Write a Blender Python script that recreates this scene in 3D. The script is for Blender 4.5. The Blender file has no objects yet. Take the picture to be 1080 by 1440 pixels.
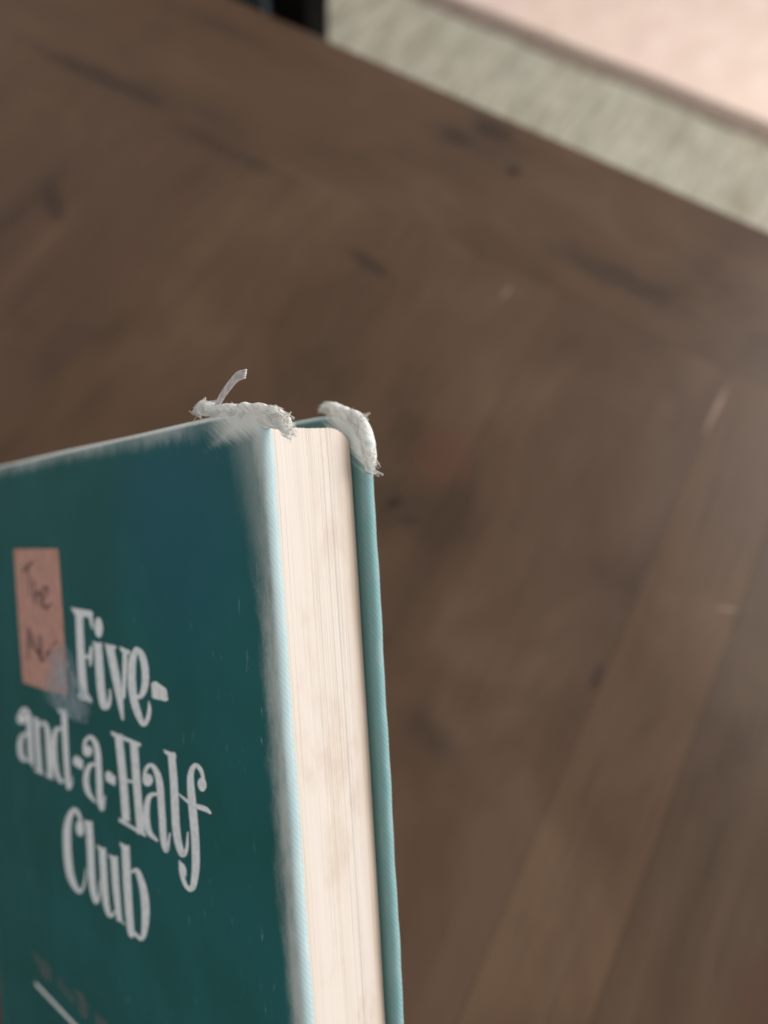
import bpy, bmesh, math, random
import numpy as np
from mathutils import Matrix, Vector

# ------------------------------------------------------------------ camera geometry
# photo is 1080x1440, focal length 1080 px (a phone's main lens), principal point in the middle
F, PX, PY = 1080.0, 540.0, 720.0
# table axes in camera coordinates (x right, y down, z forward): columns = along edge, along planks, downwards
RT = np.array([[.8744, -.4780, -.0648], [.4613, .7897, .4016], [-.1408, -.3811, .9135]])
# book axes in camera coordinates: columns = spine->fore edge, top->bottom, front->back
RB = np.array([[.6885, .0673, .7219], [-.0304, .9975, -.0640], [-.7244, .0222, .6888]])
MM = 0.001
TABLE_Z = 0.74
BW, BH, BT = 176 * MM, 205 * MM, 25 * MM         # book width, height, thickness
D0 = 5.10 * BT                                    # distance of the fore edge of the front cover


def ray(px, py):
    return np.array([(px - PX) / F, (py - PY) / F, 1.0])


# top fore-edge corner of the front cover, on the ray where the cover's two edges would meet
CORNER = ray(366, 568) * D0
BO = CORNER - RB[:, 0] * BW + RB[:, 1] * BH       # book origin: spine, bottom, front face


def book_cam(x, y, z):
    return BO + RB[:, 0] * x + RB[:, 2] * y - RB[:, 1] * z


low = max(float(RT[:, 2] @ book_cam(x, y, z)) for x in (-2 * MM, BW) for y in (0, BT) for z in (0, BH))
CAM_H = low + 0.0005                              # lowest corner of the book rests on the table
CAMPOS = np.array([0, 0, TABLE_Z + CAM_H])
RW = np.stack([RT[:, 0], -RT[:, 1], -RT[:, 2]])   # world_from_camera


def to_world(p):
    return RW @ p + CAMPOS


def px_plane(px, py, z):
    """pixel -> point on the horizontal plane at height z (world)"""
    r = RW @ ray(px, py)
    return CAMPOS + r * ((z - CAMPOS[2]) / r[2])


def px_book(px, py, y=0.0):
    """pixel -> (x, z) on the book plane at local depth y"""
    r = ray(px, py)
    o = BO + RB[:, 2] * y
    n = RB[:, 2]
    p = r * ((o @ n) / (r @ n)) - o
    return float(p @ RB[:, 0]), float(-(p @ RB[:, 1]))


scene = bpy.context.scene
cam_d = bpy.data.cameras.new('camera')
cam = bpy.data.objects.new('camera', cam_d)
scene.collection.objects.link(cam)
scene.camera = cam
cam_d.sensor_fit = 'VERTICAL'
cam_d.sensor_height = 36.0
cam_d.lens = 27.0
cam_d.clip_start, cam_d.clip_end = 0.005, 50
cam_d.dof.use_dof = True
cam_d.dof.focus_distance = 0.131
cam_d.dof.aperture_fstop = 8.8
cam_d.dof.aperture_blades = 0
m = np.eye(4)
m[:3, :3] = RW @ np.diag([1, -1, -1])
m[:3, 3] = CAMPOS
cam.matrix_world = Matrix(m.tolist())

world = bpy.data.worlds.new('World')
scene.world = world
world.use_nodes = True
world.node_tree.nodes['Background'].inputs[0].default_value = (1.0, 0.985, 0.965, 1)
world.node_tree.nodes['Background'].inputs[1].default_value = 0.57


def area(name, loc, target, sx, sy, power, col):
    d = bpy.data.lights.new(name, 'AREA')
    d.shape = 'RECTANGLE'
    d.size, d.size_y, d.energy, d.color = sx, sy, power, col
    o = bpy.data.objects.new(name, d)
    scene.collection.objects.link(o)
    o.location = loc
    o.rotation_euler = (Vector(target) - Vector(loc)).to_track_quat('-Z', 'Y').to_euler()
    return o


area('window_light', (1.30, 1.65, 1.80), (0, 0.2, 0.6), 1.4, 1.4, 54, (1.0, 0.97, 0.94))
scene.view_settings.view_transform = 'Standard'
scene.view_settings.look = 'None'
scene.view_settings.exposure = 0
scene.view_settings.gamma = 1
scene.cycles.use_denoising = True

rng = random.Random(7)


# ------------------------------------------------------------------ helpers
def mesh_obj(name, verts, faces, mat=None, parent=None, smooth=False):
    me = bpy.data.meshes.new(name)
    me.from_pydata([tuple(map(float, v)) for v in verts], [], faces)
    me.update()
    if smooth:
        me.polygons.foreach_set('use_smooth', [True] * len(me.polygons))
    o = bpy.data.objects.new(name, me)
    scene.collection.objects.link(o)
    if mat:
        me.materials.append(mat)
    if parent:
        o.parent = parent
    return o


def bm_obj(name, bm, mat=None, parent=None, smooth=True):
    me = bpy.data.meshes.new(name)
    bm.to_mesh(me)
    bm.free()
    if smooth:
        me.polygons.foreach_set('use_smooth', [True] * len(me.polygons))
    o = bpy.data.objects.new(name, me)
    scene.collection.objects.link(o)
    if mat:
        me.materials.append(mat)
    if parent:
        o.parent = parent
    return o


def box_bm(x0, x1, y0, y1, z0, z1, bevel=0, seg=2, cuts=0):
    bm = bmesh.new()
    bmesh.ops.create_cube(bm, size=1)
    for v in bm.verts:
        v.co = Vector((x0 + (v.co.x + .5) * (x1 - x0), y0 + (v.co.y + .5) * (y1 - y0), z0 + (v.co.z + .5) * (z1 - z0)))
    if bevel:
        bmesh.ops.bevel(bm, geom=bm.edges[:], offset=bevel, segments=seg, profile=.5, affect='EDGES')
    return bm


def empty(name, mat4=None, loc=None):
    o = bpy.data.objects.new(name, None)
    scene.collection.objects.link(o)
    o.empty_display_size = .05
    if mat4 is not None:
        o.matrix_world = mat4
    if loc is not None:
        o.location = loc
    return o


def tag(o, label, cat):
    o['label'] = label
    o['category'] = cat
    return o


class NT:
    """small node-tree helper"""
    def __init__(self, name):
        self.mat = bpy.data.materials.new(name)
        self.mat.use_nodes = True
        self.t = self.mat.node_tree
        self.n = self.t.nodes
        self.bsdf = self.n['Principled BSDF']
        self.out = self.n['Material Output']

    def node(self, typ, **kw):
        nd = self.n.new(typ)
        for k, v in kw.items():
            setattr(nd, k, v)
        return nd

    def set(self, sock, v):
        if isinstance(v, bpy.types.NodeSocket):
            self.t.links.new(v, sock)
        else:
            if hasattr(sock.default_value, '__len__') and not hasattr(v, '__len__'):
                v = [v] * len(sock.default_value)
            if hasattr(v, '__len__') and len(v) == 3 and len(sock.default_value) == 4:
                v = (*v, 1)
            sock.default_value = v

    def math(self, op, a, b=0.0, c=None, clamp=False):
        nd = self.node('ShaderNodeMath', operation=op)
        nd.use_clamp = clamp
        self.set(nd.inputs[0], a)
        self.set(nd.inputs[1], b)
        if c is not None:
            self.set(nd.inputs[2], c)
        return nd.outputs[0]

    def coords(self):
        tc = self.node('ShaderNodeTexCoord')
        return tc.outputs['Object']

    def sep(self, v):
        nd = self.node('ShaderNodeSeparateXYZ')
        self.set(nd.inputs[0], v)
        return nd.outputs

    def mapping(self, v, loc=(0, 0, 0), rot=(0, 0, 0), scale=(1, 1, 1)):
        nd = self.node('ShaderNodeMapping')
        self.set(nd.inputs[0], v)
        nd.inputs[1].default_value = loc
        nd.inputs[2].default_value = rot
        nd.inputs[3].default_value = scale
        return nd.outputs[0]

    def noise(self, v, scale, detail=3, rough=.55, dist=0.0):
        nd = self.node('ShaderNodeTexNoise')
        self.set(nd.inputs['Vector'], v)
        nd.inputs['Scale'].default_value = scale
        nd.inputs['Detail'].default_value = detail
        nd.inputs['Roughness'].default_value = rough
        nd.inputs['Distortion'].default_value = dist
        return nd.outputs[0]

    def ramp(self, f, a, b, lo=0.0, hi=1.0, smooth=True):
        nd = self.node('ShaderNodeMapRange')
        nd.interpolation_type = 'SMOOTHSTEP' if smooth else 'LINEAR'
        self.set(nd.inputs[0], f)
        nd.inputs[1].default_value = a
        nd.inputs[2].default_value = b
        nd.inputs[3].default_value = lo
        nd.inputs[4].default_value = hi
        return nd.outputs[0]

    def mix(self, f, a, b, blend='MIX'):
        nd = self.node('ShaderNodeMix')
        nd.data_type = 'RGBA'
        nd.blend_type = blend
        self.set(nd.inputs[0], f)
        self.set(nd.inputs[6], a)
        self.set(nd.inputs[7], b)
        return nd.outputs[2]

    def wave(self, v, scale, dist=0.0, dscale=1.0, direction='X'):
        nd = self.node('ShaderNodeTexWave')
        nd.bands_direction = direction
        self.set(nd.inputs['Vector'], v)
        nd.inputs['Scale'].default_value = scale
        nd.inputs['Distortion'].default_value = dist
        nd.inputs['Detail Scale'].default_value = dscale
        return nd.outputs['Fac']

    def bump(self, h, strength, dist):
        nd = self.node('ShaderNodeBump')
        nd.inputs['Strength'].default_value = strength
        nd.inputs['Distance'].default_value = dist
        self.set(nd.inputs['Height'], h)
        self.t.links.new(nd.outputs[0], self.bsdf.inputs['Normal'])

    def p(self, **kw):
        for k, v in kw.items():
            self.set(self.bsdf.inputs[k.replace('_', ' ')], v)
        return self


# ------------------------------------------------------------------ materials
def wood_material(name, base, dark, light, marks=(), rough=.45, grain=1.0, spec=.5, coat=0.0):
    n = NT(name)
    c = n.coords()
    oi = n.node('ShaderNodeObjectInfo')
    off = n.math('MULTIPLY', oi.outputs['Random'], 7.0)
    cmb = n.node('ShaderNodeCombineXYZ')
    n.set(cmb.inputs[0], off)
    n.set(cmb.inputs[2], off)
    add = n.node('ShaderNodeVectorMath', operation='ADD')
    n.set(add.inputs[0], c)
    n.set(add.inputs[1], cmb.outputs[0])
    co = add.outputs[0]
    g1 = n.noise(n.mapping(co, scale=(34 * grain, 3.0 * grain, 34 * grain)), 1.0, 5, .6, .6)
    g2 = n.noise(n.mapping(co, scale=(420 * grain, 16 * grain, 420 * grain)), 1.0, 3, .6, .2)
    bl = n.noise(n.mapping(c, scale=(17, 10, 17)), 1.0, 4, .55, .5)
    f = n.math('ADD', n.math('MULTIPLY', g1, .34), n.math('MULTIPLY', g2, .05))
    f = n.math('ADD', f, n.math('MULTIPLY', bl, .85))
    col = n.mix(n.ramp(f, .40, .62), dark, base)
    col = n.mix(n.ramp(f, .60, .84), col, light)
    pores = n.ramp(g2, .28, .42, .80, 1.0)
    col = n.mix(1.0, col, pores, 'MULTIPLY')
    col = n.mix(1.0, col, oi.outputs['Color'], 'MULTIPLY')
    for (mx, my, sx, sy, rot, strength, mcol) in marks:
        w = n.noise(c, 60, 2)
        v = n.mapping(c, loc=(0, 0, 0))
        sub = n.node('ShaderNodeVectorMath', operation='SUBTRACT')
        n.set(sub.inputs[0], v)
        sub.inputs[1].default_value = (mx, my, 0)
        rt = n.mapping(sub.outputs[0], rot=(0, 0, rot))
        sc = n.node('ShaderNodeVectorMath', operation='MULTIPLY')
        n.set(sc.inputs[0], rt)
        sc.inputs[1].default_value = (1 / sx, 1 / sy, 0)
        ln = n.node('ShaderNodeVectorMath', operation='LENGTH')
        n.set(ln.inputs[0], sc.outputs[0])
        d = n.math('ADD', ln.outputs['Value'], n.math('MULTIPLY', n.math('SUBTRACT', w, .5), 1.2))
        col = n.mix(n.ramp(d, 1.25, .30, 0, strength), col, mcol)
    n.p(Base_Color=col, Roughness=n.ramp(bl, .3, .7, rough - .06, rough + .08))
    n.bsdf.inputs['Specular IOR Level'].default_value = spec
    n.bsdf.inputs['Coat Weight'].default_value = coat
    n.bsdf.inputs['Coat Roughness'].default_value = .3
    n.bump(n.math('ADD', g2, n.math('MULTIPLY', g1, .6)), .18, .0006)
    return n.mat


def plain(name, col, rough=.6, var=.12, scale=60, bump=.0, bscale=900):
    n = NT(name)
    c = n.coords()
    f = n.noise(c, scale, 4)
    dark = tuple(v * (1 - var * 2) for v in col)
    light = tuple(min(1, v * (1 + var)) for v in col)
    n.p(Base_Color=n.mix(n.ramp(f, .3, .7), dark, light), Roughness=rough)
    if bump:
        n.bump(n.noise(c, bscale, 3), bump, .0004)
    return n.mat


TEAL = (.0130, .113, .109)
EDGE = (.34, .55, .58)
FRAY = (.72, .74, .71)


def cover_material(name, back=False):
    n = NT(name)
    c = n.coords()
    x, y, z = n.sep(c)
    dx = n.math('SUBTRACT', BW + (.5 * MM if back else 0), x)
    if back:
        dx = n.math('SUBTRACT', dx, n.math('MULTIPLY', n.math('SUBTRACT', BH, z), .017))
    dz = n.math('SUBTRACT', BH, z)
    fine = n.noise(c, 1300, 4, .6)
    mid = n.noise(n.mapping(c, scale=(1, 1, .45)), 260, 4, .6)
    big = n.noise(c, 34, 3, .5)
    weave_d = n.math('ADD', n.math('MULTIPLY', z, 1.0), n.math('MULTIPLY', y, 1.2))
    cmb = n.node('ShaderNodeCombineXYZ')
    n.set(cmb.inputs[0], n.math('ADD', weave_d, n.math('MULTIPLY', x, .8)))
    n.set(cmb.inputs[1], z)
    n.set(cmb.inputs[2], x)
    weave = n.wave(cmb.outputs[0], 270, 4.0, 1.2)
    # --- printed cloth
    col = n.mix(n.ramp(big, .35, .7), tuple(v * .90 for v in TEAL), (TEAL[0] * 1.1, TEAL[1] * 1.06, TEAL[2] * 1.14))
    scuff = n.noise(n.mapping(c, rot=(0, .5, 0), scale=(1, 1, .28)), 480, 4, .6)
    col = n.mix(n.math('MULTIPLY', n.ramp(scuff, .62, .76), n.ramp(big, .36, .60, 0, .6)), col, (.30, .42, .45))
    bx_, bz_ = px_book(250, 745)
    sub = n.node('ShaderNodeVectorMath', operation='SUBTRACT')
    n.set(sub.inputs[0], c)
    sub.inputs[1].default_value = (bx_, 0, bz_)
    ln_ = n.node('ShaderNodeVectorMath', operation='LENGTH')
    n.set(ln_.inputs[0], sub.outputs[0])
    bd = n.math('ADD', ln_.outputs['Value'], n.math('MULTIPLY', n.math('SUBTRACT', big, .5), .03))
    col = n.mix(n.ramp(bd, .040, .004, 0, .7), col, (.013, .105, .150))  # soft bluish sheen painted into the cloth colour
    # --- faded margin along the fore edge and the top edge
    n1 = n.math('MULTIPLY', n.math('SUBTRACT', mid, .5), .0045)
    n2 = n.math('MULTIPLY', n.math('SUBTRACT', fine, .5), .0022)
    wob = n.math('ADD', n1, n2)
    dxx = n.math('ADD', dx, wob)
    dzz = n.math('ADD', dz, wob)
    corner = n.math('ADD', dxx, n.math('MULTIPLY', dz, .22))
    fade_fore = n.math('MULTIPLY', n.ramp(dxx, .0064, .0004), n.ramp(n.noise(n.mapping(c, scale=(1, 1, .35)), 120, 4, .65), .36, .58, .55, 1.0))
    fade_corner = n.ramp(corner, .0140, .0050, 0, .42)
    fade_top = n.math('MULTIPLY', n.ramp(dzz, .0046, .0004, 0, .7), n.ramp(big, .35, .6, .35, 1.0))
    fade = n.math('MAXIMUM', fade_fore, n.math('MAXIMUM', fade_corner, fade_top))
    greyt = n.mix(fine, (.50, .56, .545), (.70, .70, .66))
    col = n.mix(n.math('MULTIPLY', fade, .82), col, greyt)
    # --- bare threads right on the arris
    arr = n.math('MAXIMUM', n.ramp(n.math('ADD', dz, n.math('MULTIPLY', n2, .2)), .0012, .0005), n.ramp(dx, .0006, .0002, 0, .5))
    col = n.mix(arr, col, (.74, .76, .75))
    # --- edges of the board and turn-in, light faded cloth with a twill weave
    e1 = n.mix(n.ramp(weave, .2, .85), tuple(v * .84 for v in EDGE), tuple(min(1, v * 1.10) for v in EDGE))
    e1 = n.mix(n.ramp(mid, .42, .68, 0, .55), e1, (.62, .74, .75))
    sv = n.mapping(n.mapping(c, rot=(0, -.6, 0)), scale=(150, 300, 1300))
    streak = n.math('MULTIPLY', n.math('SUBTRACT', n.noise(sv, 1.0, 4, .6), .5), .010)
    if back:
        # inner face of the board keeps the darker green cloth; the outer arris is rubbed pale
        yin = n.math('SUBTRACT', y, BT - .0027)
        dark = n.mix(n.ramp(weave, .2, .9), (.024, .075, .075), (.036, .105, .105))
        t = n.ramp(n.math('ADD', yin, n.math('MULTIPLY', n2, .12)), -.0001, .0013)
        t = n.math('MAXIMUM', t, n.ramp(n.math('ADD', dx, n.math('MULTIPLY', n2, .3)),   .0026, .0002, 0, .6))
        e1 = n.mix(t, dark, e1)
        e1 = n.mix(.55, e1, (.16, .31, .305))
        e1 = n.mix(n.ramp(yin, .0016, .0026, 0, .7), e1, (.66, .74, .75))
        col = n.mix(n.ramp(dz, .0011, .0004, 0, .8), e1, (.62, .72, .72))
        cs = n.math('ADD', n.math('ADD', dx, dz), streak)
        col = n.mix(n.ramp(cs, .0135, .0085, 0, .92), col, (.80, .83, .82))
    else:
        side = n.math('MULTIPLY', n.ramp(n.math('ADD', y, n.math('MULTIPLY', n2, .12)), .00002, .00035), n.ramp(dx, .006, .004))
        cs = n.math('ADD', n.math('MAXIMUM', n.math('MULTIPLY', dx, .34), dz), n.math('MULTIPLY', streak, .35))
        col = n.mix(n.ramp(cs, .0064, .0024, 0, .85), col, (.78, .78, .74))
        col = n.mix(side, col, n.mix(.65, e1, (.54, .64, .655)))
    n.p(Base_Color=col, Roughness=n.math('ADD', .42, n.math('MULTIPLY', fade, .4)))
    n.bsdf.inputs['Specular IOR Level'].default_value = .18
    cl = n.math('ADD', n.math('MULTIPLY', fine, .5), n.math('MULTIPLY', weave, .5))
    n.bump(cl, .10, .00022)
    return n.mat


def paper_material():
    n = NT('page_paper')
    c = n.coords()
    x, y, z = n.sep(c)
    lines = n.noise(n.mapping(c, scale=(60, 1500, 9)), 1.0, 4, .6)
    sig = n.noise(n.mapping(c, scale=(20, 420, 4)), 1.0, 2, .5)
    stain = n.noise(n.mapping(c, scale=(90, 110, 55)), 1.0, 4, .65)
    col = n.mix(n.ramp(lines, .3, .7), (.725, .635, .56), (.755, .68, .615))
    col = n.mix(n.ramp(sig, .45, .7, 0, .5), col, (.80, .745, .70))
    col = n.mix(n.ramp(stain, .48, .72, 0, .45), col, (.60, .46, .35))
    # toned margins towards the outer leaves
    edge = n.math('MAXIMUM', n.ramp(y, .0175, .0218, 0, .6), n.ramp(y, .0055, .0028, 0, .35))
    col = n.mix(edge, col, (.62, .46, .34))
    specks = n.noise(c, 520, 2, .5)
    col = n.mix(n.ramp(specks, .76, .82, 0, .3), col, (.33, .22, .15))
    n.p(Base_Color=col, Roughness=.85)
    n.bsdf.inputs['Specular IOR Level'].default_value = .15
    n.bump(lines, .06, .0002)
    return n.mat


def ink(name, col, col2, alpha=1.0, scale=700):
    n = NT(name)
    c = n.coords()
    f = n.noise(c, scale, 4, .65)
    n.p(Base_Color=n.mix(n.ramp(f, .30, .62), tuple(v * .86 for v in col), col2), Roughness=.55)
    if alpha < 1:
        a = n.noise(c, 420, 3, .6)
        n.set(n.bsdf.inputs['Alpha'], n.ramp(a, .3, .7, alpha * .35, alpha))
    return n.mat


# ------------------------------------------------------------------ setting: floor
# pale floor boards beyond the rug
M_floorbase = plain('floor_base', (.5, .39, .32), .7, .1, 8)
floor = bm_obj('floor', box_bm(-2.6, 2.8, -2.2, 3.0, -.03, -.004), M_floorbase, None, False)
floor['kind'] = 'structure'
M_board = wood_material('pale_floor_wood', (.80, .62, .53), (.75, .57, .485), (.84, .68, .60), rough=.38, grain=.25)
bw = .118
board_bm = box_bm(-bw / 2 + .0002, bw / 2 - .0002, -2.2, 3.0, -.004, 0, .0005, 1)
board_mesh = None
k = 0
xx = -2.6 + bw / 2
while xx < 2.8:
    if board_mesh is None:
        o = bm_obj('floor_board', board_bm, M_board, floor, False)
        board_mesh = o.data
    else:
        o = bpy.data.objects.new('floor_board', board_mesh)
        scene.collection.objects.link(o)
        o.parent = floor
    o.location = (xx, 0, 0)
    v = rng.uniform(.97, 1.02)
    o.color = (v, v * rng.uniform(.975, 1.01), v * rng.uniform(.96, 1.01), 1)
    xx += bw

# ------------------------------------------------------------------ rug
ra, rb = px_plane(655, 0, .012), px_plane(1080, 172, .012)      # outer edge of the binding
rdir = Vector(rb - ra).normalized()
rnor = Vector((rdir.y, -rdir.x, 0))                             # towards the table
if rnor.y > 0:
    rnor = -rnor
rug = empty('rug', loc=(float(ra[0]), float(ra[1]), 0))
tag(rug, 'sage grey short-pile rug with brown bound edge lying on the pale floor boards', 'rug')


def rug_material():
    n = NT('rug_pile')
    c = n.coords()
    st = n.noise(n.mapping(c, rot=(0, 0, -.12), scale=(75, 11, 30)), 1.0, 4, .62, .4)
    fine = n.noise(c, 420, 3, .7)
    big = n.noise(c, 7, 2)
    f = n.math('ADD', n.math('MULTIPLY', st, .75), n.math('MULTIPLY', fine, .25))
    col = n.mix(n.ramp(f, .38, .62), (.345, .315, .24), (.58, .54, .44))
    col = n.mix(n.ramp(big, .4, .65, 0, .4), col, (.50, .495, .41))
    n.p(Base_Color=col, Roughness=.95)
    n.bsdf.inputs['Specular IOR Level'].default_value = .05
    n.bump(n.math('ADD', fine, st), .7, .006)
    return n.mat


M_rug = rug_material()
M_bind = plain('rug_binding', (.27, .205, .165), .85, .18, 120, .5, 1500)
# pile as a displaced grid: fine where it is seen, with tufted relief
BIND = .060
NX, NY = 330, 150
verts, faces = [], []
r2 = np.random.default_rng(3)
h = r2.normal(0, 1, (NY + 1, NX + 1))
h = (h + np.roll(h, 1, 0) + np.roll(h, 1, 1) + np.roll(h, -1, 0)) / 4
low_h = r2.normal(0, 1, (NY // 10 + 3, NX // 10 + 3))
Lx0, Lx1, Ldep = -1.0, 1.0, 1.35
for j in range(NY + 1):
    for i in range(NX + 1):
        s = Lx0 + (Lx1 - Lx0) * i / NX
        t = BIND * .85 + Ldep * (j / NY) ** 1.5
        p = rdir * s + rnor * t
        fi, fj = i / 10, j / 10
        i0, j0 = int(fi), int(fj)
        lo = low_h[j0, i0] * (1 - fi + i0) * (1 - fj + j0) + low_h[j0, i0 + 1] * (fi - i0) * (1 - fj + j0) + low_h[j0 + 1, i0] * (1 - fi + i0) * (fj - j0) + low_h[j0 + 1, i0 + 1] * (fi - i0) * (fj - j0)
        verts.append((p.x, p.y, .0105 + .0014 * h[j, i] + .0012 * lo))
for j in range(NY):
    for i in range(NX):
        a = j * (NX + 1) + i
        faces.append((a, a + 1, a + NX + 2, a + NX + 1))
mesh_obj('pile', verts, faces, M_rug, rug, True)
# binding: a rounded brown roll along the edge, slightly wavy
verts, faces = [], []
NS, NR = 160, 12
for i in range(NS + 1):
    s = Lx0 + (Lx1 - Lx0) * i / NS
    wv = .0022 * math.sin(s * 9) + .0013 * math.sin(s * 23 + 1)
    for q in range(NR):
        a = 2 * math.pi * q / NR
        t = BIND * .5 + wv + BIND * .5 * math.cos(a)
        p = rdir * s + rnor * t
        verts.append((p.x, p.y, .0085 + .0150 * max(-.5, math.sin(a))))
for i in range(NS):
    for q in range(NR):
        a, b = i * NR + q, i * NR + (q + 1) % NR
        faces.append((a, b, b + NR, a + NR))
mesh_obj('binding', verts, faces, M_bind, rug, True)

# ------------------------------------------------------------------ table
EDGE_Y = float((px_plane(455, 45, TABLE_Z)[1] + px_plane(1080, 322, TABLE_Z)[1]) / 2)
JOINT_Y = float((px_plane(0, 55, TABLE_Z)[1] + px_plane(440, 235, TABLE_Z)[1]) / 2)
L1 = float((px_plane(1025, 540, TABLE_Z)[0] + px_plane(640, 1440, TABLE_Z)[0]) / 2)
L2 = float((px_plane(1050, 830, TABLE_Z)[0] + px_plane(830, 1440, TABLE_Z)[0]) / 2)
PWID = L2 - L1
print('edge', EDGE_Y, 'joint', JOINT_Y, 'L1', L1, 'L2', L2, 'camH', CAM_H)
TX0, TX1, TY0 = L1 - 16 * PWID, L1 + 8 * PWID, EDGE_Y - 1.35
THK = .034

DK, RED, LT = (.020, .011, .007), (.100, .038, .024), (.30, .21, .16)


def mk(px, py, lx, ly, rot, s, col=DK):
    p = px_plane(px, py, TABLE_Z)
    return (float(p[0]), float(p[1]), lx * 1.3 * MM, ly * 1.3 * MM, rot, min(.92, s * 1.3), col)


marks = [
    mk(556, 706, 2.6, 5.0, .5, .75), mk(575, 730, 5, 2.0, -.5, .35),
    mk(722, 240, 4.6, 4.6, 0, .60), mk(690, 180, 14, 7, 0, .55), mk(640, 190, 9, 6, 0, .35),
    mk(520, 370, 14, 4.0, .25, .45), mk(870, 390, 42, 8, .0, .40),
    mk(840, 950, 2.2, 6, 0, .45), mk(610, 1035, 12, 7, .3, .30), mk(625, 640, 12, 16, 0, .40, RED),
    mk(75, 285, 12, 6, .7, .42), mk(150, 110, 45, 6, 0, .40), mk(330, 215, 35, 6, 0, .30),
    mk(1022, 856, 5.2, .55, -.42, .8, LT), mk(1008, 575, 1.0, 14, .03, .62, LT), mk(712, 412, .8, 5, .1, .45, LT),
    mk(1060, 1420, 8, 14, 0, .3, RED),
]
M_table = wood_material('dark_table_wood', (.084, .046, .0245), (.055, .030, .016), (.112, .066, .038), marks, rough=.42, spec=.30, coat=0.0)
M_tleg = plain('table_leg_wood', (.075, .045, .03), .45, .2, 30)

table = empty('wooden_table', loc=(0, 0, 0))
tag(table, 'dark brown plank-top wooden table with scuffs and a cross board along its end', 'table')
tones = {5: 1.02, 6: .98, 7: 1.17, 8: .88, 9: .90}
joints = [-16, -13.6, -11.3, -9.1, -6.8, -4.5, -2.3, 0, 1, 3.3, 5.6, 8]
for i in range(11):
    x0, x1 = L1 + joints[i] * PWID, L1 + joints[i + 1] * PWID
    dz = rng.uniform(-.00005, .00005)
    o = bm_obj('plank', box_bm(x0 + .00002, x1 - .00002, TY0, JOINT_Y - .00005, TABLE_Z - THK, TABLE_Z + dz, .00012, 1), M_table, table)
    v = tones.get(i, rng.uniform(.98, 1.03))
    o.color = (v, v * rng.uniform(.97, 1.02), v * rng.uniform(.96, 1.02), 1)
    o.data.polygons.foreach_set('use_smooth', [False] * len(o.data.polygons))


def end_board():
    # cross board at the table's end: grain runs along its own length, so it is built turned by 90 degrees
    ln, wd = TX1 - TX0, EDGE_Y - JOINT_Y
    bm = box_bm(-wd / 2, wd / 2, -ln / 2, ln / 2, -THK, 0)
    outer = [e for e in bm.edges if all(v.co.x > 0 for v in e.verts)]
    bmesh.ops.bevel(bm, geom=outer, offset=.0055, segments=6, profile=.5, affect='EDGES')
    o = bm_obj('end_board', bm, M_tend, table, False)
    o.location = ((TX0 + TX1) / 2, (EDGE_Y + JOINT_Y) / 2, TABLE_Z)
    o.rotation_euler = (0, 0, math.pi / 2)
    o.color = (1.05, 1.04, 1.06, 1)


# same wood, marks turned into the end board's own coordinates
ecx, ecy = (TX0 + TX1) / 2, (EDGE_Y + JOINT_Y) / 2
emarks = []
for (mx, my, sx, sy, rot, s, col) in marks:
    if my > JOINT_Y - .03:
        emarks.append((my - ecy, -(mx - ecx), sy, sx, rot, s, col))
M_tend = wood_material('dark_end_board_wood', (.084, .046, .0245), (.055, .030, .016), (.112, .066, .038), emarks, rough=.42, spec=.30, coat=0.0)
end_board()
for sx in (TX0 + .05, TX1 - .05):
    for sy in (TY0 + .08, EDGE_Y - .10):
        bm = box_bm(sx - .035, sx + .035, sy - .035, sy + .035, 0, TABLE_Z - THK - .0005, .004, 2)
        for v in bm.verts:
            f = .72 + .28 * min(1, v.co.z / .5)
            v.co.x = sx + (v.co.x - sx) * f
            v.co.y = sy + (v.co.y - sy) * f
        bm_obj('leg', bm, M_tleg, table, False)
for (a0, a1, b0, b1) in ((TX0 + .09, TX1 - .09, EDGE_Y - .115, EDGE_Y - .093), (TX0 + .09, TX1 - .09, TY0 + .069, TY0 + .091)):
    bm_obj('apron', box_bm(a0, a1, b0, b1, TABLE_Z - THK - .085, TABLE_Z - THK - .0005, .002, 1), M_tleg, table, False)
for sx in (TX0 + .05, TX1 - .05):
    bm_obj('apron', box_bm(sx - .011, sx + .011, TY0 + .12, EDGE_Y - .14, TABLE_Z - THK - .085, TABLE_Z - THK - .0005, .002, 1), M_tleg, table, False)

# ------------------------------------------------------------------ chair pushed up to the table
M_chair = plain('black_brown_wood', (.005, .0045, .004), .75, .2, 40)
M_chair.node_tree.nodes['Principled BSDF'].inputs['Specular IOR Level'].default_value = .05
M_chairpad = plain('slate_upholstery', (.030, .045, .050), .8, .15, 200, .3, 1200)
M_chairtrim = plain('blue_grey_stile', (.19, .24, .28), .45, .1, 60)
# the back post passes the table edge at pixel x 390..453; its width gives its distance
pc = to_world(ray(421, 22) * .78)
cx, cy = float(pc[0]), float(pc[1])
cy = max(cy, EDGE_Y + .03)
CWID = .44
chair = empty('chair', loc=(cx - CWID / 2 + .0225, cy - .2, 0))
tag(chair, 'black-brown wooden chair tucked against the table end', 'chair')


def chair_part(name, x0, x1, y0, y1, z0, z1, mat, bev=.004):
    o = bm_obj(name, box_bm(x0, x1, y0, y1, z0, z1, bev, 2), mat, chair)
    o.matrix_parent_inverse = Matrix.Translation(chair.location).inverted()
    return o


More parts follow.
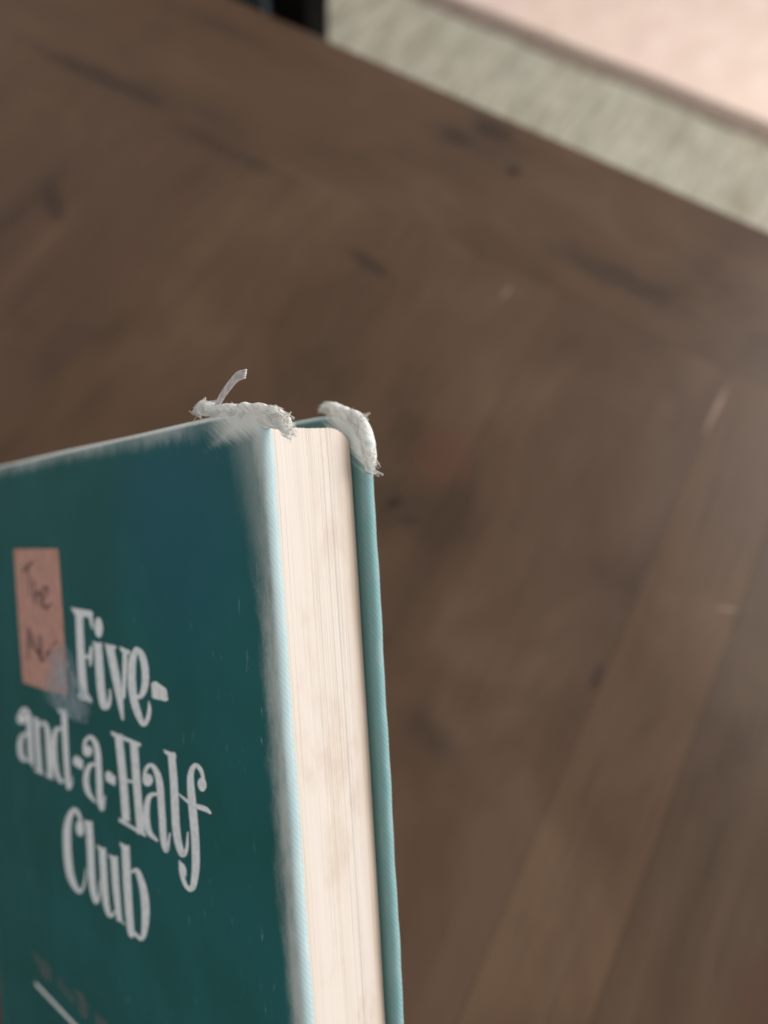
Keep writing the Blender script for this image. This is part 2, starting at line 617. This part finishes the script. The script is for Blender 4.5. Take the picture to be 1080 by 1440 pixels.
hw = .0225
xl = cx - CWID + .045
chair_part('back_post', cx - hw, cx + hw, cy - hw, cy + hw, 0, .93, M_chair)
chair_part('back_post', xl - hw, xl + hw, cy - hw, cy + hw, 0, .93, M_chair)
chair_part('leg', cx - hw, cx + hw, cy - .40, cy - .36, 0, .43, M_chair)
chair_part('leg', xl - hw, xl + hw, cy - .40, cy - .36, 0, .43, M_chair)
chair_part('seat', xl - .03, cx + .03, cy - .42, cy - hw - .002, .43, .475, M_chairpad, .012)
chair_part('back_panel', xl + hw + .014, cx - hw - .014, cy - .008, cy + .008, .50, .88, M_chairpad)
chair_part('stile', cx - hw - .0135, cx - hw - .0005, cy - .012, cy + .012, .40, .90, M_chairtrim, .002)
chair_part('stile', xl + hw + .0005, xl + hw + .0135, cy - .012, cy + .012, .40, .90, M_chairtrim, .002)
chair_part('top_rail', xl + hw + .0005, cx - hw - .0005, cy - .014, cy + .014, .902, .928, M_chair)

# ------------------------------------------------------------------ the book
mb = np.eye(4)
mb[:3, 0] = RW @ RB[:, 0]
mb[:3, 1] = RW @ RB[:, 2]
mb[:3, 2] = RW @ -RB[:, 1]
mb[:3, 3] = to_world(BO)
book = empty('book', Matrix(mb.tolist()))
tag(book, 'worn teal cloth hardback book with white title, frayed corners and cream page edges', 'book')
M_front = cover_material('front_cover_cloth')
M_back = cover_material('back_cover_cloth', True)
M_paper = paper_material()
BOARD = 2.7 * MM


def board(name, y0, y1, mat):
    """cloth covered board, rounded and slightly softened edges, subdivided"""
    bm = bmesh.new()
    nx, nz = 48, 64
    x0, x1 = 7 * MM, BW
    # cross-section swept: build as grid on both faces joined by a rounded rim
    rings = []
    rim = [(0.0, 1.25), (.22, .62), (.62, .22), (1.25, 0.0)]      # (depth from face, inset) in mm
    ths = (y1 - y0)
    prof = [(d * MM, i * MM) for d, i in rim] + [(ths - d * MM, i * MM) for d, i in reversed(rim)]

    def loop(inset, y):
        pts = []
        xa, xb, za, zb = x0, x1 - inset, inset, BH - inset
        rc = 1.6 * MM
        n1, n2 = 60, 80
        for i in range(n1):
            pts.append((xa + (xb - xa) * i / n1, za))
        for j in range(n2):
            pts.append((xb, za + (zb - za) * j / n2))
        for i in range(n1):
            pts.append((xb - (xb - xa) * i / n1, zb))
        for j in range(n2):
            pts.append((xa, zb - (zb - za) * j / n2))
        out = []
        for (px, pz) in pts:
            # knocked-in corner at the fore edge, small waviness of the edge
            kr, kd = (7.0, 2.0) if y0 > 0 else (5.0, .6)
            q = max(0, px - (xb - kr * MM)) / (kr * MM)
            r = max(0, pz - (zb - kr * MM)) / (kr * MM)
            kx = px - q * r * kd * MM
            kz = pz - q * r * kd * MM
            wv = .10 * MM * math.sin(pz * 190 + px * 77) + .06 * MM * math.sin(pz * 610 + 2)
            out.append(bm.verts.new((kx + (wv if px > xb - 1e-6 else 0), y, kz + (wv * .8 if pz > zb - 1e-6 else 0))))
        return out

    for d, i in prof:
        rings.append(loop(i, y0 + d))
    nloop = len(rings[0])
    for a, b in zip(rings[:-1], rings[1:]):
        for i in range(nloop):
            bm.faces.new((a[i], a[(i + 1) % nloop], b[(i + 1) % nloop], b[i]))
    bm.faces.new(rings[0])
    bm.faces.new(list(reversed(rings[-1])))
    bmesh.ops.recalc_face_normals(bm, faces=bm.faces[:])
    o = bm_obj(name, bm, mat, book, False)
    for p in o.data.polygons:
        if len(p.vertices) == 4:
            p.use_smooth = True
    return o


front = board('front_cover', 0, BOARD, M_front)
back = board('back_cover', BT - BOARD, BT, M_back)
for v in back.data.vertices:                       # loose binding: the back board hangs slightly askew
    v.co.x += .5 * MM - (BH - v.co.z) * .017


# spine: curved cloth joined to both boards through hinge grooves
verts, faces = [], []
prof = []
for (x, y) in ((9.0, .25), (7.4, .55), (5.6, 1.3), (3.8, .9), (2.4, .1)):
    prof.append((x * MM, y * MM))
for i in range(13):
    a = math.pi * i / 12
    prof.append(((1.2 - 3.2 * math.sin(a)) * MM, BT / 2 - BT / 2 * math.cos(a)))
for (x, y) in ((2.4, .1), (3.8, .9), (5.6, 1.3), (7.4, .55), (9.0, .25)):
    prof.append((x * MM, BT - y * MM))
inner = []
c0 = (12 * MM, BT / 2)
for (x, y) in prof:
    vx, vy = c0[0] - x, c0[1] - y
    l = math.hypot(vx, vy)
    inner.append((x + vx / l * .9 * MM, y + vy / l * .9 * MM))
zs = [i / 30 * BH for i in range(31)]
ring = prof + inner[::-1]
NRG = len(ring)
for z in zs:
    for (x, y) in ring:
        verts.append((x, y, min(max(z, .3 * MM), BH - .3 * MM)))
for j in range(len(zs) - 1):
    for i in range(NRG):
        a, b = j * NRG + i, j * NRG + (i + 1) % NRG
        faces.append((a, b, b + NRG, a + NRG))
faces.append(tuple(range(NRG))[::-1])
faces.append(tuple(range((len(zs) - 1) * NRG, len(zs) * NRG)))
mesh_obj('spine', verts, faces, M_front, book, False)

# page block: thin leaves with uneven edges, one mesh
verts, faces = [], []
r3 = random.Random(11)
PY0, PY1 = BOARD + .15 * MM, BT - BOARD - .35 * MM
NLEAF = 84
NZ = 26
drift = 0
for i in range(NLEAF):
    t = (i + .5) / NLEAF
    y0 = PY0 + (PY1 - PY0) * i / NLEAF
    y1 = PY0 + (PY1 - PY0) * (i + .995) / NLEAF
    drift = drift * .86 + r3.gauss(0, .010)
    step = .10 if (i // 12) % 2 else 0
    xf = BW - 2.5 * MM + (-.55 * math.sin(math.pi * t) + drift + r3.gauss(0, .016) + step * .25) * MM
    tail = max(0, (t - .74) / .26)
    head = max(0, (.06 - t) / .06)
    xf -= (tail ** 2 * .7) * MM
    zt = BH - 3.4 * MM + (r3.gauss(0, .05) - tail ** 2.4 * 2.6 - head * .4) * MM
    zb = 3.4 * MM + r3.gauss(0, .05) * MM
    b = len(verts)
    ph = r3.uniform(0, .5)
    for j in range(NZ + 1):
        s = j / NZ
        z = zb + (zt - zb) * s
        wv = .05 * MM * math.sin(z * 60 + ph) + .03 * MM * math.sin(z * 190 + i * .3)
        cut = 0.0
        if j == NZ:
            cut = .25 * MM
        by = (.35 * math.sin(math.pi * s)) * MM * (t - .5)
        sk = -(zt - z) * .012 * t
        verts += [(8 * MM, y0, z), (8 * MM, y1, z), (xf + wv - cut + sk, y1 + by, z), (xf + wv - cut + sk, y0 + by, z)]
    for j in range(NZ):
        for q in range(4):
            a, c = b + j * 4 + q, b + j * 4 + (q + 1) % 4
            faces.append((a, c, c + 4, a + 4))
    e = b + NZ * 4
    faces += [(b + 3, b + 2, b + 1, b), (e, e + 1, e + 2, e + 3)]
pb = mesh_obj('page_block', verts, faces, M_paper, book, False)
# endpaper pasted to the front leaf keeps light from leaking between board and leaves

# ------------------------------------------------------------------ print on the front cover
M_ink = ink('white_title_ink', (.76, .80, .83), (.86, .89, .91))
M_ghost = ink('faded_author_ink', (.15, .17, .17), (.24, .25, .245), .55)
M_pen = ink('ballpoint_ink', (.075, .055, .055), (.13, .09, .085), .7)
M_label = plain('salmon_label_paper', (.54, .29, .235), .75, .07, 300, .2, 2500)
EPS = .00004


def catmull(pts, n=7):
    P = [np.array(p, float) for p in pts]
    if len(P) < 3:
        return P
    out = []
    for i in range(len(P) - 1):
        p0 = P[i - 1] if i > 0 else 2 * P[0] - P[1]
        p1, p2 = P[i], P[i + 1]
        p3 = P[i + 2] if i + 2 < len(P) else 2 * P[-1] - P[-2]
        for k in range(n):
            t = k / n
            out.append(.5 * (2 * p1 + (p2 - p0) * t + (2 * p0 - 5 * p1 + 4 * p2 - p3) * t * t + (3 * p1 - p0 - 3 * p2 + p3) * t ** 3))
    out.append(P[-1])
    return out


def glyph(name, crop, strokes, mat, parent=None, base=EPS, per=.000006, thin=1.0):
    """strokes: ('s', [(x,y,width)...]) ribbons, ('p', [(x,y)...]) polygons, ('e', cx, cy, rx, ry, tilt); crop = (ox, oy, scale)"""
    ox, oy, sc = crop
    verts, faces = [], []
    yy = -base

    def put(p):
        x, z = px_book(ox + p[0] / sc, oy + p[1] / sc)
        verts.append((x, yy, z))
        return len(verts) - 1

    for st in strokes:
        yy -= per
        if st[0] == 's':
            pts = catmull(st[1])
            L, R = [], []
            for i, p in enumerate(pts):
                a, b = pts[max(0, i - 1)], pts[min(len(pts) - 1, i + 1)]
                d = b[:2] - a[:2]
                d = d / (np.linalg.norm(d) + 1e-9)
                nrm = np.array([-d[1], d[0]])
                w = max(p[2] * thin, 2) / 2
                L.append(put(p[:2] + nrm * w))
                R.append(put(p[:2] - nrm * w))
            for i in range(len(pts) - 1):
                faces.append((L[i], L[i + 1], R[i + 1], R[i]))
        elif st[0] == 'p':
            faces.append(tuple(put(p) for p in st[1]))
        else:
            _, ex, ey, rx, ry, tl = st
            faces.append(tuple(put((ex + rx * math.cos(a) * math.cos(tl) - ry * math.sin(a) * math.sin(tl),
                                    ey + rx * math.cos(a) * math.sin(tl) + ry * math.sin(a) * math.cos(tl)))
                               for a in [2 * math.pi * k / 20 for k in range(20)]))
    bm = bmesh.new()
    bv = [bm.verts.new(v) for v in verts]
    for f in faces:
        try:
            bm.faces.new([bv[i] for i in f])
        except ValueError:
            pass
    for f in bm.faces:
        f.normal_update()
        if f.normal.y > 0:
            f.normal_flip()
    return bm_obj(name, bm, mat, parent or front, False)


C3 = (90, 840, 6.75)
C4 = (10, 980, 3.6)
C5 = (0, 1060, 3.375)
S = lambda *p: ('s', list(p))
P = lambda *p: ('p', list(p))
E_ = lambda cx, cy, rx, ry, t=0: ('e', cx, cy, rx, ry, t)
letters = [
    (C3, [S((138, 120, 78), (150, 400, 80), (166, 700, 84), (188, 975, 88)),
          P((62, 92), (115, 104), (258, 126), (276, 165), (240, 190), (160, 180), (95, 160)),
          S((245, 140, 46), (255, 220, 36), (268, 300, 14)),
          S((185, 562, 40), (255, 560, 34)), S((258, 460, 26), (250, 560, 40), (250, 655, 20)),
          P((150, 900), (230, 915), (266, 975), (262, 1002), (122, 950), (124, 930))]),
    (C3, [E_(325, 285, 40, 98, -.06), S((318, 430, 84), (332, 640, 86), (350, 880, 86), (378, 1030, 76), (418, 1020, 50), (434, 950, 32), (434, 870, 16)),
          P((264, 416), (350, 436), (360, 470), (290, 470))]),
    (C3, [S((428, 455, 84), (478, 700, 88), (525, 950, 70), (556, 1165, 26)), S((578, 520, 56), (572, 720, 48), (562, 960, 40)),
          P((380, 436), (494, 462), (490, 494), (396, 470)), P((524, 462), (628, 508), (622, 545), (536, 510))]),
    (C3, [S((690, 480, 56), (648, 590, 78), (640, 770, 86), (656, 940, 84), (695, 1090, 74), (752, 1205, 52), (796, 1140, 48), (808, 1050, 36), (800, 985, 10)),
          S((676, 478, 44), (735, 545, 70), (768, 690, 78), (765, 840, 74), (728, 935, 56), (676, 942, 36))]),
    (C3, [P((824, 820), (846, 800), (868, 796), (960, 862), (974, 884), (986, 976), (968, 988), (850, 962), (832, 948))]),
    (C4, [E_(72, 112, 24, 26), S((56, 100, 18), (82, 62, 22), (106, 95, 30), (114, 200, 30), (120, 300, 28), (132, 352, 14)),
          S((112, 185, 12), (76, 196, 24), (64, 250, 30), (76, 310, 28), (112, 322, 10))]),
    (C4, [S((146, 112, 28), (154, 250, 28), (164, 380, 28)), P((124, 100), (160, 110), (160, 128), (134, 124)),
          S((156, 150, 12), (186, 130, 20), (204, 180, 30), (210, 290, 30), (218, 404, 28)),
          P((138, 362), (186, 382), (186, 396), (138, 376)), P((196, 392), (234, 408), (234, 420), (198, 406))]),
    (C4, [S((278, 165, 12), (248, 165, 24), (236, 235, 30), (242, 350, 30), (268, 428, 20), (290, 420, 8)),
          S((286, 66, 34), (294, 240, 32), (304, 400, 30), (312, 468, 24)), P((248, 58), (300, 64), (302, 84), (262, 80)),
          S((310, 466, 20), (326, 440, 10), (328, 400, 5))]),
    (C4, [P((334, 310), (350, 296), (384, 324), (381, 370), (360, 360), (332, 340))]),
    (C4, [E_(406, 275, 24, 28), S((388, 275, 16), (394, 225, 20), (424, 204, 22), (454, 262, 34), (464, 400, 36), (470, 530, 34), (484, 570, 18), (494, 500, 8)),
          S((460, 345, 10), (420, 346, 24), (398, 405, 32), (408, 480, 30), (446, 536, 10))]),
    (C4, [P((496, 386), (512, 374), (549, 407), (546, 453), (524, 440), (498, 424))]),
    (C4, [S((562, 190, 44), (586, 420, 44), (602, 632, 44)), S((640, 232, 44), (656, 450, 44), (676, 694, 44)),
          P((522, 172), (676, 236), (676, 254), (530, 196)), S((580, 418, 14), (656, 436, 14)),
          P((564, 612), (700, 694), (702, 712), (566, 632))]),
    (C4, [E_(711, 422, 26, 32), S((690, 420, 16), (704, 362, 22), (735, 350, 24), (768, 420, 38), (782, 580, 40), (792, 730, 36), (808, 780, 22), (824, 690, 9)),
          S((776, 494, 12), (722, 502, 28), (704, 580, 36), (716, 680, 34), (762, 732, 12)) ]),
    (C4, [S((830, 282, 42), (844, 450, 44), (856, 680, 44), (884, 796, 36), (908, 770, 20), (914, 685, 8)), P((788, 266), (852, 288), (856, 312), (800, 290))]),
    (C4, [E_(986, 445, 22, 36, -.1), S((996, 430, 16), (980, 372, 24), (950, 348, 26), (928, 400, 36), (934, 520, 46), (950, 700, 46), (954, 860, 44), (938, 968, 34), (906, 960, 24), (884, 900, 24), (872, 830, 10)),
          E_(888, 880, 18, 40, -.2), S((866, 492, 8), (935, 545, 22), (1000, 568, 30), (1032, 592, 12))]),
    (C5, [E_(378, 355, 19, 38, -.1), S((386, 330, 12), (370, 285, 22), (346, 268, 24), (320, 335, 38), (318, 450, 42), (334, 580, 38), (374, 656, 20), (398, 620, 12), (407, 545, 6)), ]),
    (C5, [S((420, 322, 38), (428, 450, 38), (436, 610, 36), (454, 704, 24), (470, 670, 12), (473, 600, 6)), P((396, 312), (434, 328), (438, 350), (402, 338))]),
    (C5, [S((484, 448, 38), (492, 590, 36), (504, 720, 32), (524, 772, 18), (550, 742, 8)), S((540, 488, 38), (550, 640, 36), (566, 795, 28)),
          P((456, 432), (500, 456), (500, 474), (462, 452)), P((514, 476), (556, 498), (556, 516), (518, 494)), S((562, 785, 14), (592, 812, 6))]),
    (C5, [S((594, 436, 42), (604, 640, 42), (620, 840, 36), (636, 868, 16)), P((566, 420), (612, 444), (614, 466), (572, 442)),
          S((618, 566, 10), (650, 558, 26), (680, 650, 40), (690, 770, 42), (674, 878, 24), (628, 842, 12))]),
]
for crop, st in letters:
    glyph('letter', crop, st, M_ink, thin=.88)

# white rule under the title, running on past the frame along the cover
xa, za = px_book(49, 1383)
xb, zb = px_book(104, 1441)
ln = math.hypot(xb - xa, zb - za)
ux, uz = (xb - xa) / ln, (zb - za) / ln
L_, hw_ = 74 * MM, .62 * MM
rv = [(xa, za + hw_), (xa, za - hw_), (xa + ux * L_, za + uz * L_ - hw_), (xa + ux * L_, za + uz * L_ + hw_)]
mesh_obj('title_rule', [(x, -EPS - .00001, z) for x, z in rv], [(0, 1, 2, 3)], M_ink, front)
# rubbed-out grey lettering above the rule
G = (0, 1320, 5.4)
for st in ([S((255, 110, 14), (300, 190, 40), (350, 300, 46)), S((330, 170, 26), (372, 250, 36), (368, 330, 14))],
           [S((450, 300, 22), (455, 345, 34), (465, 385, 26)), S((480, 370, 30), (520, 430, 36), (560, 480, 22))],
           [S((560, 390, 20), (610, 440, 44), (645, 520, 40), (650, 600, 12)), S((590, 480, 18), (620, 560, 40), (650, 610, 14))],
           [S((730, 570, 14), (745, 620, 34), (750, 680, 30)), S((770, 600, 14), (800, 660, 30), (830, 720, 20))]):
    glyph('faded_letter', G, st, M_ghost)

# pasted paper label with pencilled words, and a smear of old tape over its corner
C2 = (0, 760, 6.0)
lab = glyph('paper_label', C2, [P((118, 70), (300, 66), (492, 66), (530, 600), (576, 1310), (400, 1268), (196, 1196), (155, 640))], M_label, front, EPS + .00006)
bm = bmesh.new()
bm.from_mesh(lab.data)
g = bmesh.ops.extrude_face_region(bm, geom=bm.faces[:])
for v in [e for e in g['geom'] if isinstance(e, bmesh.types.BMVert)]:
    v.co.y -= .00012
bmesh.ops.recalc_face_normals(bm, faces=bm.faces[:])
bm.to_mesh(lab.data)
bm.free()
hand = [
    [S((186, 268, 14), (230, 225, 26), (284, 172, 14)), S((236, 222, 10), (250, 330, 9), (262, 470, 8))],
    [S((284, 330, 12), (294, 440, 16), (302, 545, 12)), S((302, 480, 11), (326, 425, 16), (340, 470, 16), (342, 550, 12))],
    [S((362, 490, 10), (404, 440, 14), (392, 385, 16), (362, 430, 16), (364, 530, 18), (396, 566, 24), (436, 526, 12))],
    [S((238, 1010, 12), (246, 860, 22), (242, 720, 14)), S((246, 735, 10), (290, 880, 20), (340, 985, 16)), S((340, 985, 16), (346, 890, 20), (340, 790, 14))],
    [S((300, 940, 10), (340, 930, 16), (352, 1010, 24), (384, 990, 12))],
    [S((384, 995, 10), (400, 930, 14), (420, 960, 12), (440, 890, 10), (484, 846, 16))],
]
for st in hand:
    glyph('pen_stroke', C2, [('s', [(a, b, w * 1.35) for a, b, w in q[1]]) for q in st], M_pen, front, EPS + .00021)


def tape_material():
    n = NT('old_tape')
    c = n.coords()
    f = n.noise(c, 210, 4, .6, .6)
    n.p(Base_Color=n.mix(f, (.30, .46, .54), (.58, .66, .72)), Roughness=.4)
    tx, tz = px_book(94, 972)
    sub = n.node('ShaderNodeVectorMath', operation='SUBTRACT')
    n.set(sub.inputs[0], c)
    sub.inputs[1].default_value = (tx, 0, tz)
    ln_ = n.node('ShaderNodeVectorMath', operation='LENGTH')
    n.set(ln_.inputs[0], sub.outputs[0])
    fall = n.ramp(n.math('ADD', ln_.outputs['Value'], n.math('MULTIPLY', f, .004)), .022, .008)
    n.set(n.bsdf.inputs['Alpha'], n.math('MULTIPLY', fall, n.ramp(f, .32, .66, .22, .55)))
    return n.mat


C2b = (0, 750, 3.375)
glyph('tape', C2b, [P((222, 596), (262, 545), (302, 508), (345, 560), (372, 690), (432, 790), (438, 830), (418, 905), (340, 880), (250, 815), (150, 742), (190, 700), (240, 640))], tape_material(), front, EPS + .00028)

# ------------------------------------------------------------------ frayed corners


def fray_material(name, ang):
    """rubbed white cloth, streaked along the lay of its yarns"""
    n = NT(name)
    c = n.coords()
    rot = n.mapping(c, rot=(0, ang, 0))
    st = n.noise(n.mapping(rot, scale=(130, 900, 2100)), 1.0, 4, .62, .35)
    st2 = n.noise(n.mapping(rot, scale=(90, 300, 620)), 1.0, 3, .6, .4)
    g = n.noise(c, 170, 3, .6)
    col = n.mix(n.ramp(st, .30, .62), (.82, .82, .78), (.95, .94, .90))
    col = n.mix(n.ramp(st2, .54, .70, 0, .55), col, (.66, .78, .78))
    col = n.mix(n.ramp(g, .50, .68, 0, .5), col, (.76, .68, .60))
    n.p(Base_Color=col, Roughness=.92)
    n.bsdf.inputs['Specular IOR Level'].default_value = .08
    n.bump(n.math('ADD', st, st2), .9, .0008)
    return n.mat


M_fray_front = fray_material('frayed_cloth_front', -.55)
M_fray_back = fray_material('frayed_cloth_back', -.80)


def tube(verts, faces, pts, r0, r1, ns=5):
    b = len(verts)
    n = len(pts)
    for i, p in enumerate(pts):
        a, c = pts[max(0, i - 1)], pts[min(n - 1, i + 1)]
        d = (Vector(c) - Vector(a)).normalized()
        s = d.cross(Vector((.31, .77, .55))).normalized()
        t = d.cross(s)
        r = r0 + (r1 - r0) * i / (n - 1)
        for q in range(ns):
            an = 2 * math.pi * q / ns
            verts.append(tuple(Vector(p) + s * (r * math.cos(an)) + t * (r * math.sin(an))))
    for i in range(n - 1):
        for q in range(ns):
            u, w = b + i * ns + q, b + i * ns + (q + 1) % ns
            faces.append((u, w, w + ns, u + ns))
    faces.append(tuple(range(b, b + ns))[::-1])
    faces.append(tuple(range(b + (n - 1) * ns, b + n * ns)))


def frayed(name, path, radii, ymid, ythick, parent, nfib, nbun, seed, lay, M_fray):
    """soft wad of rubbed cloth along a pixel path on the book plane ymid; yarns lie along the direction lay"""
    rr = random.Random(seed)
    rn = np.random.default_rng(seed)
    pts = [np.array((*px_book(px, py, ymid), r)) for (px, py), r in zip(path, radii)]
    cur = catmull(pts, 12)
    verts, faces = [], []
    ns = 24
    n = len(cur)
    lump = rn.normal(0, 1, (n, ns))
    for _ in range(6):
        lump = (lump + np.roll(lump, 1, 1) + np.roll(lump, -1, 1)) / 3
        lump[1:-1] = (lump[:-2] + lump[1:-1] + lump[2:]) / 3
    lump /= lump.std()
    for i, p in enumerate(cur):
        a, c = cur[max(0, i - 1)], cur[min(n - 1, i + 1)]
        d = (c - a)[:2]
        d = d / np.linalg.norm(d)
        nrm = (-d[1], d[0])
        e = min(i / 10, (n - 1 - i) / 14)
        endf = math.sqrt(max(0.02, 1 - (1 - min(1, e)) ** 2))
        for q in range(ns):
            an = 2 * math.pi * q / ns
            k = (.95 + .06 * lump[i, q]) * endf
            ca, sa = math.cos(an), math.sin(an)
            rw = p[2] * MM * math.copysign(abs(ca) ** .8, ca) * k
            ry = ythick * MM * math.copysign(abs(sa) ** .8, sa) * k
            verts.append((p[0] + nrm[0] * rw, ymid + ry, p[1] + nrm[1] * rw))
    for i in range(n - 1):
        for q in range(ns):
            u, w = i * ns + q, i * ns + (q + 1) % ns
            faces.append((u, w, w + ns, u + ns))
    faces.append(tuple(range(ns))[::-1])
    faces.append(tuple(range((n - 1) * ns, n * ns)))
    body = mesh_obj(name, verts, faces, M_fray, parent, True)
    fv, ff = [], []
    lay = np.array(lay, float)
    lay /= np.linalg.norm(lay)
    for k_ in range(nfib):
        i = rr.randrange(2, n - 2)
        q = rr.randrange(ns)
        base = np.array(verts[i * ns + q])
        cen = np.array((cur[i][0], ymid, cur[i][1]))
        nor = (base - cen)
        nor /= np.linalg.norm(nor) + 1e-12
        loose = rr.random() < .05
        ln = rr.uniform(1.4, 4.0) * MM * (.7 if loose else 1)
        tg = (cur[min(n - 1, i + 3)] - cur[max(0, i - 3)])[:2]
        tg = tg / np.linalg.norm(tg)
        d = lay * .25 + np.array((tg[0], 0, tg[1])) * .75 + np.array([rr.gauss(0, .2) for _ in range(3)])
        d -= nor * (d @ nor) * .92
        if loose:
            d = d * rr.choice((-1, 1)) + nor * rr.uniform(.2, .7)
        d /= np.linalg.norm(d)
        bend = np.array([rr.gauss(0, .22) for _ in range(3)])
        p0 = base - nor * .05 * MM
        curl = .16 if not loose else .1
        pl = [tuple(p0 + d * ln * t + bend * ln * (t * t) - nor * ln * (abs(t) ** 2) * curl) for t in (-.5, -.25, 0, .25, .5)]
        r = rr.uniform(.03, .075) * MM if not loose else rr.uniform(.025, .05) * MM
        tube(fv, ff, pl, r, r * .6, 5)
    # bundles of unravelled yarns draped over the wad, running along the lay of the cloth
    for b_ in range(nbun):
        i = rr.randrange(3, n - 3)
        c_ = cur[i]
        ang = rr.gauss(0, .22)
        tg = (cur[min(n - 1, i + 4)] - cur[max(0, i - 4)])[:2]
        tg = tg / np.linalg.norm(tg)
        lx_, lz_ = tg[0] * .8 + lay[0] * .2, tg[1] * .8 + lay[2] * .2
        la = np.array((lx_ * math.cos(ang) - lz_ * math.sin(ang), 0, lx_ * math.sin(ang) + lz_ * math.cos(ang)))
        pa = np.array((-la[2], 0, la[0]))
        ln = rr.uniform(2.6, 5.2) * MM
        ny = rr.randint(4, 8)
        wid = rr.uniform(.17, .24) * MM
        off = np.array((c_[0], 0, c_[1])) + pa * rr.uniform(-.75, .75) * c_[2] * MM
        lift = rr.uniform(.0, .22) * MM
        bendb = rr.gauss(0, .14)
        for k in range(ny):
            o_ = (k - (ny - 1) / 2) * wid
            l0, l1 = ln * rr.uniform(.40, .55), ln * rr.uniform(.40, .55)
            pl = []
            for t in (-1, -.66, -.33, 0, .33, .66, 1):
                q3 = off + la * (t * (l0 if t < 0 else l1)) + pa * (o_ + bendb * ln * t * t + rr.gauss(0, .02) * MM)
                # distance from the wad's centre line decides how far the yarn wraps back
                dd = min(math.hypot(q3[0] - cc[0], q3[2] - cc[1]) / (cc[2] * MM) for cc in cur[::3])
                wrap = math.sqrt(max(0, 1 - min(1, dd) ** 2)) if dd < 1 else -.9 * (dd - 1)
                yv = ymid - ythick * MM * .92 * wrap - lift * (1 - t * t) - .06 * MM
                pl.append((q3[0], yv, q3[2]))
            r_ = rr.uniform(.06, .10) * MM
            tube(fv, ff, pl, r_, r_ * .55, 5)
    fib = mesh_obj('loose_fibres', fv, ff, M_fray, body, True)
    fib['kind'] = 'stuff'
    return body


frayed('frayed_corner', [(277, 581), (287, 573), (300, 576), (317, 580), (334, 584), (354, 584), (374, 585), (391, 589), (401, 597), (404, 610)],
       [.4, 1.5, 1.15, 1.6, 2.2, 2.3, 2.1, 1.7, 1.1, .5], 1.35 * MM, 1.25, front, 300, 22, 12, (1, 0, -.55), M_fray_front)
frayed('frayed_corner', [(454, 576), (463, 574), (478, 581), (493, 588), (507, 602), (516, 622), (520, 641), (522, 660)],
       [.5, 1.5, 1.8, 2.0, 2.2, 1.9, 1.4, .6], BT - 1.35 * MM, 1.3, back, 200, 14, 9, (1, 0, -1.0), M_fray_back)

# the loose strip of thread standing up from the front corner: parallel yarns
tv, tf = [], []
yarns = 5
rr = random.Random(2)
mid = [px_book(px, py, 1.0 * MM) for (px, py) in ((304, 572), (311, 556), (320, 540), (329, 528), (339, 524))]
for k in range(yarns):
    o = (k - (yarns - 1) / 2)
    pts = []
    for i, (x, z) in enumerate(mid):
        sp = (.33 + .02 * i) * MM * (1.0 if i < 4 else .8)
        a, b = mid[max(0, i - 1)], mid[min(len(mid) - 1, i + 1)]
        dx, dz = b[0] - a[0], b[1] - a[1]
        l = math.hypot(dx, dz)
        pts.append(np.array((x - dz / l * o * sp + rr.gauss(0, .03) * MM, .9 * MM + o * .10 * MM + i * .25 * MM, z + dx / l * o * sp + rr.gauss(0, .03) * MM)))
    pts = [tuple(p) for p in catmull(pts, 5)]
    tube(tv, tf, pts, .23 * MM, .20 * MM, 6)
for i in range(9):
    s = (i + .8) / 10 * (len(mid) - 1)
    k = int(s)
    fr = s - k
    a, b = mid[k], mid[min(k + 1, len(mid) - 1)]
    x, z = a[0] + (b[0] - a[0]) * fr, a[1] + (b[1] - a[1]) * fr
    dx, dz = b[0] - a[0], b[1] - a[1]
    l = math.hypot(dx, dz)
    wv = [(x - dz / l * o * .36 * MM, .9 * MM + o * .10 * MM + s * .25 * MM + (.10 if (j + i) % 2 else -.10) * MM, z + dx / l * o * .36 * MM) for j, o in enumerate((-2.3, -1.5, -.7, 0, .7, 1.5, 2.3))]
    tube(tv, tf, wv, .10 * MM, .10 * MM, 5)
M_thread = plain('loose_thread_yarn', (.62, .57, .56), .9, .12, 900)
mesh_obj('loose_thread', tv, tf, M_thread, front, True)
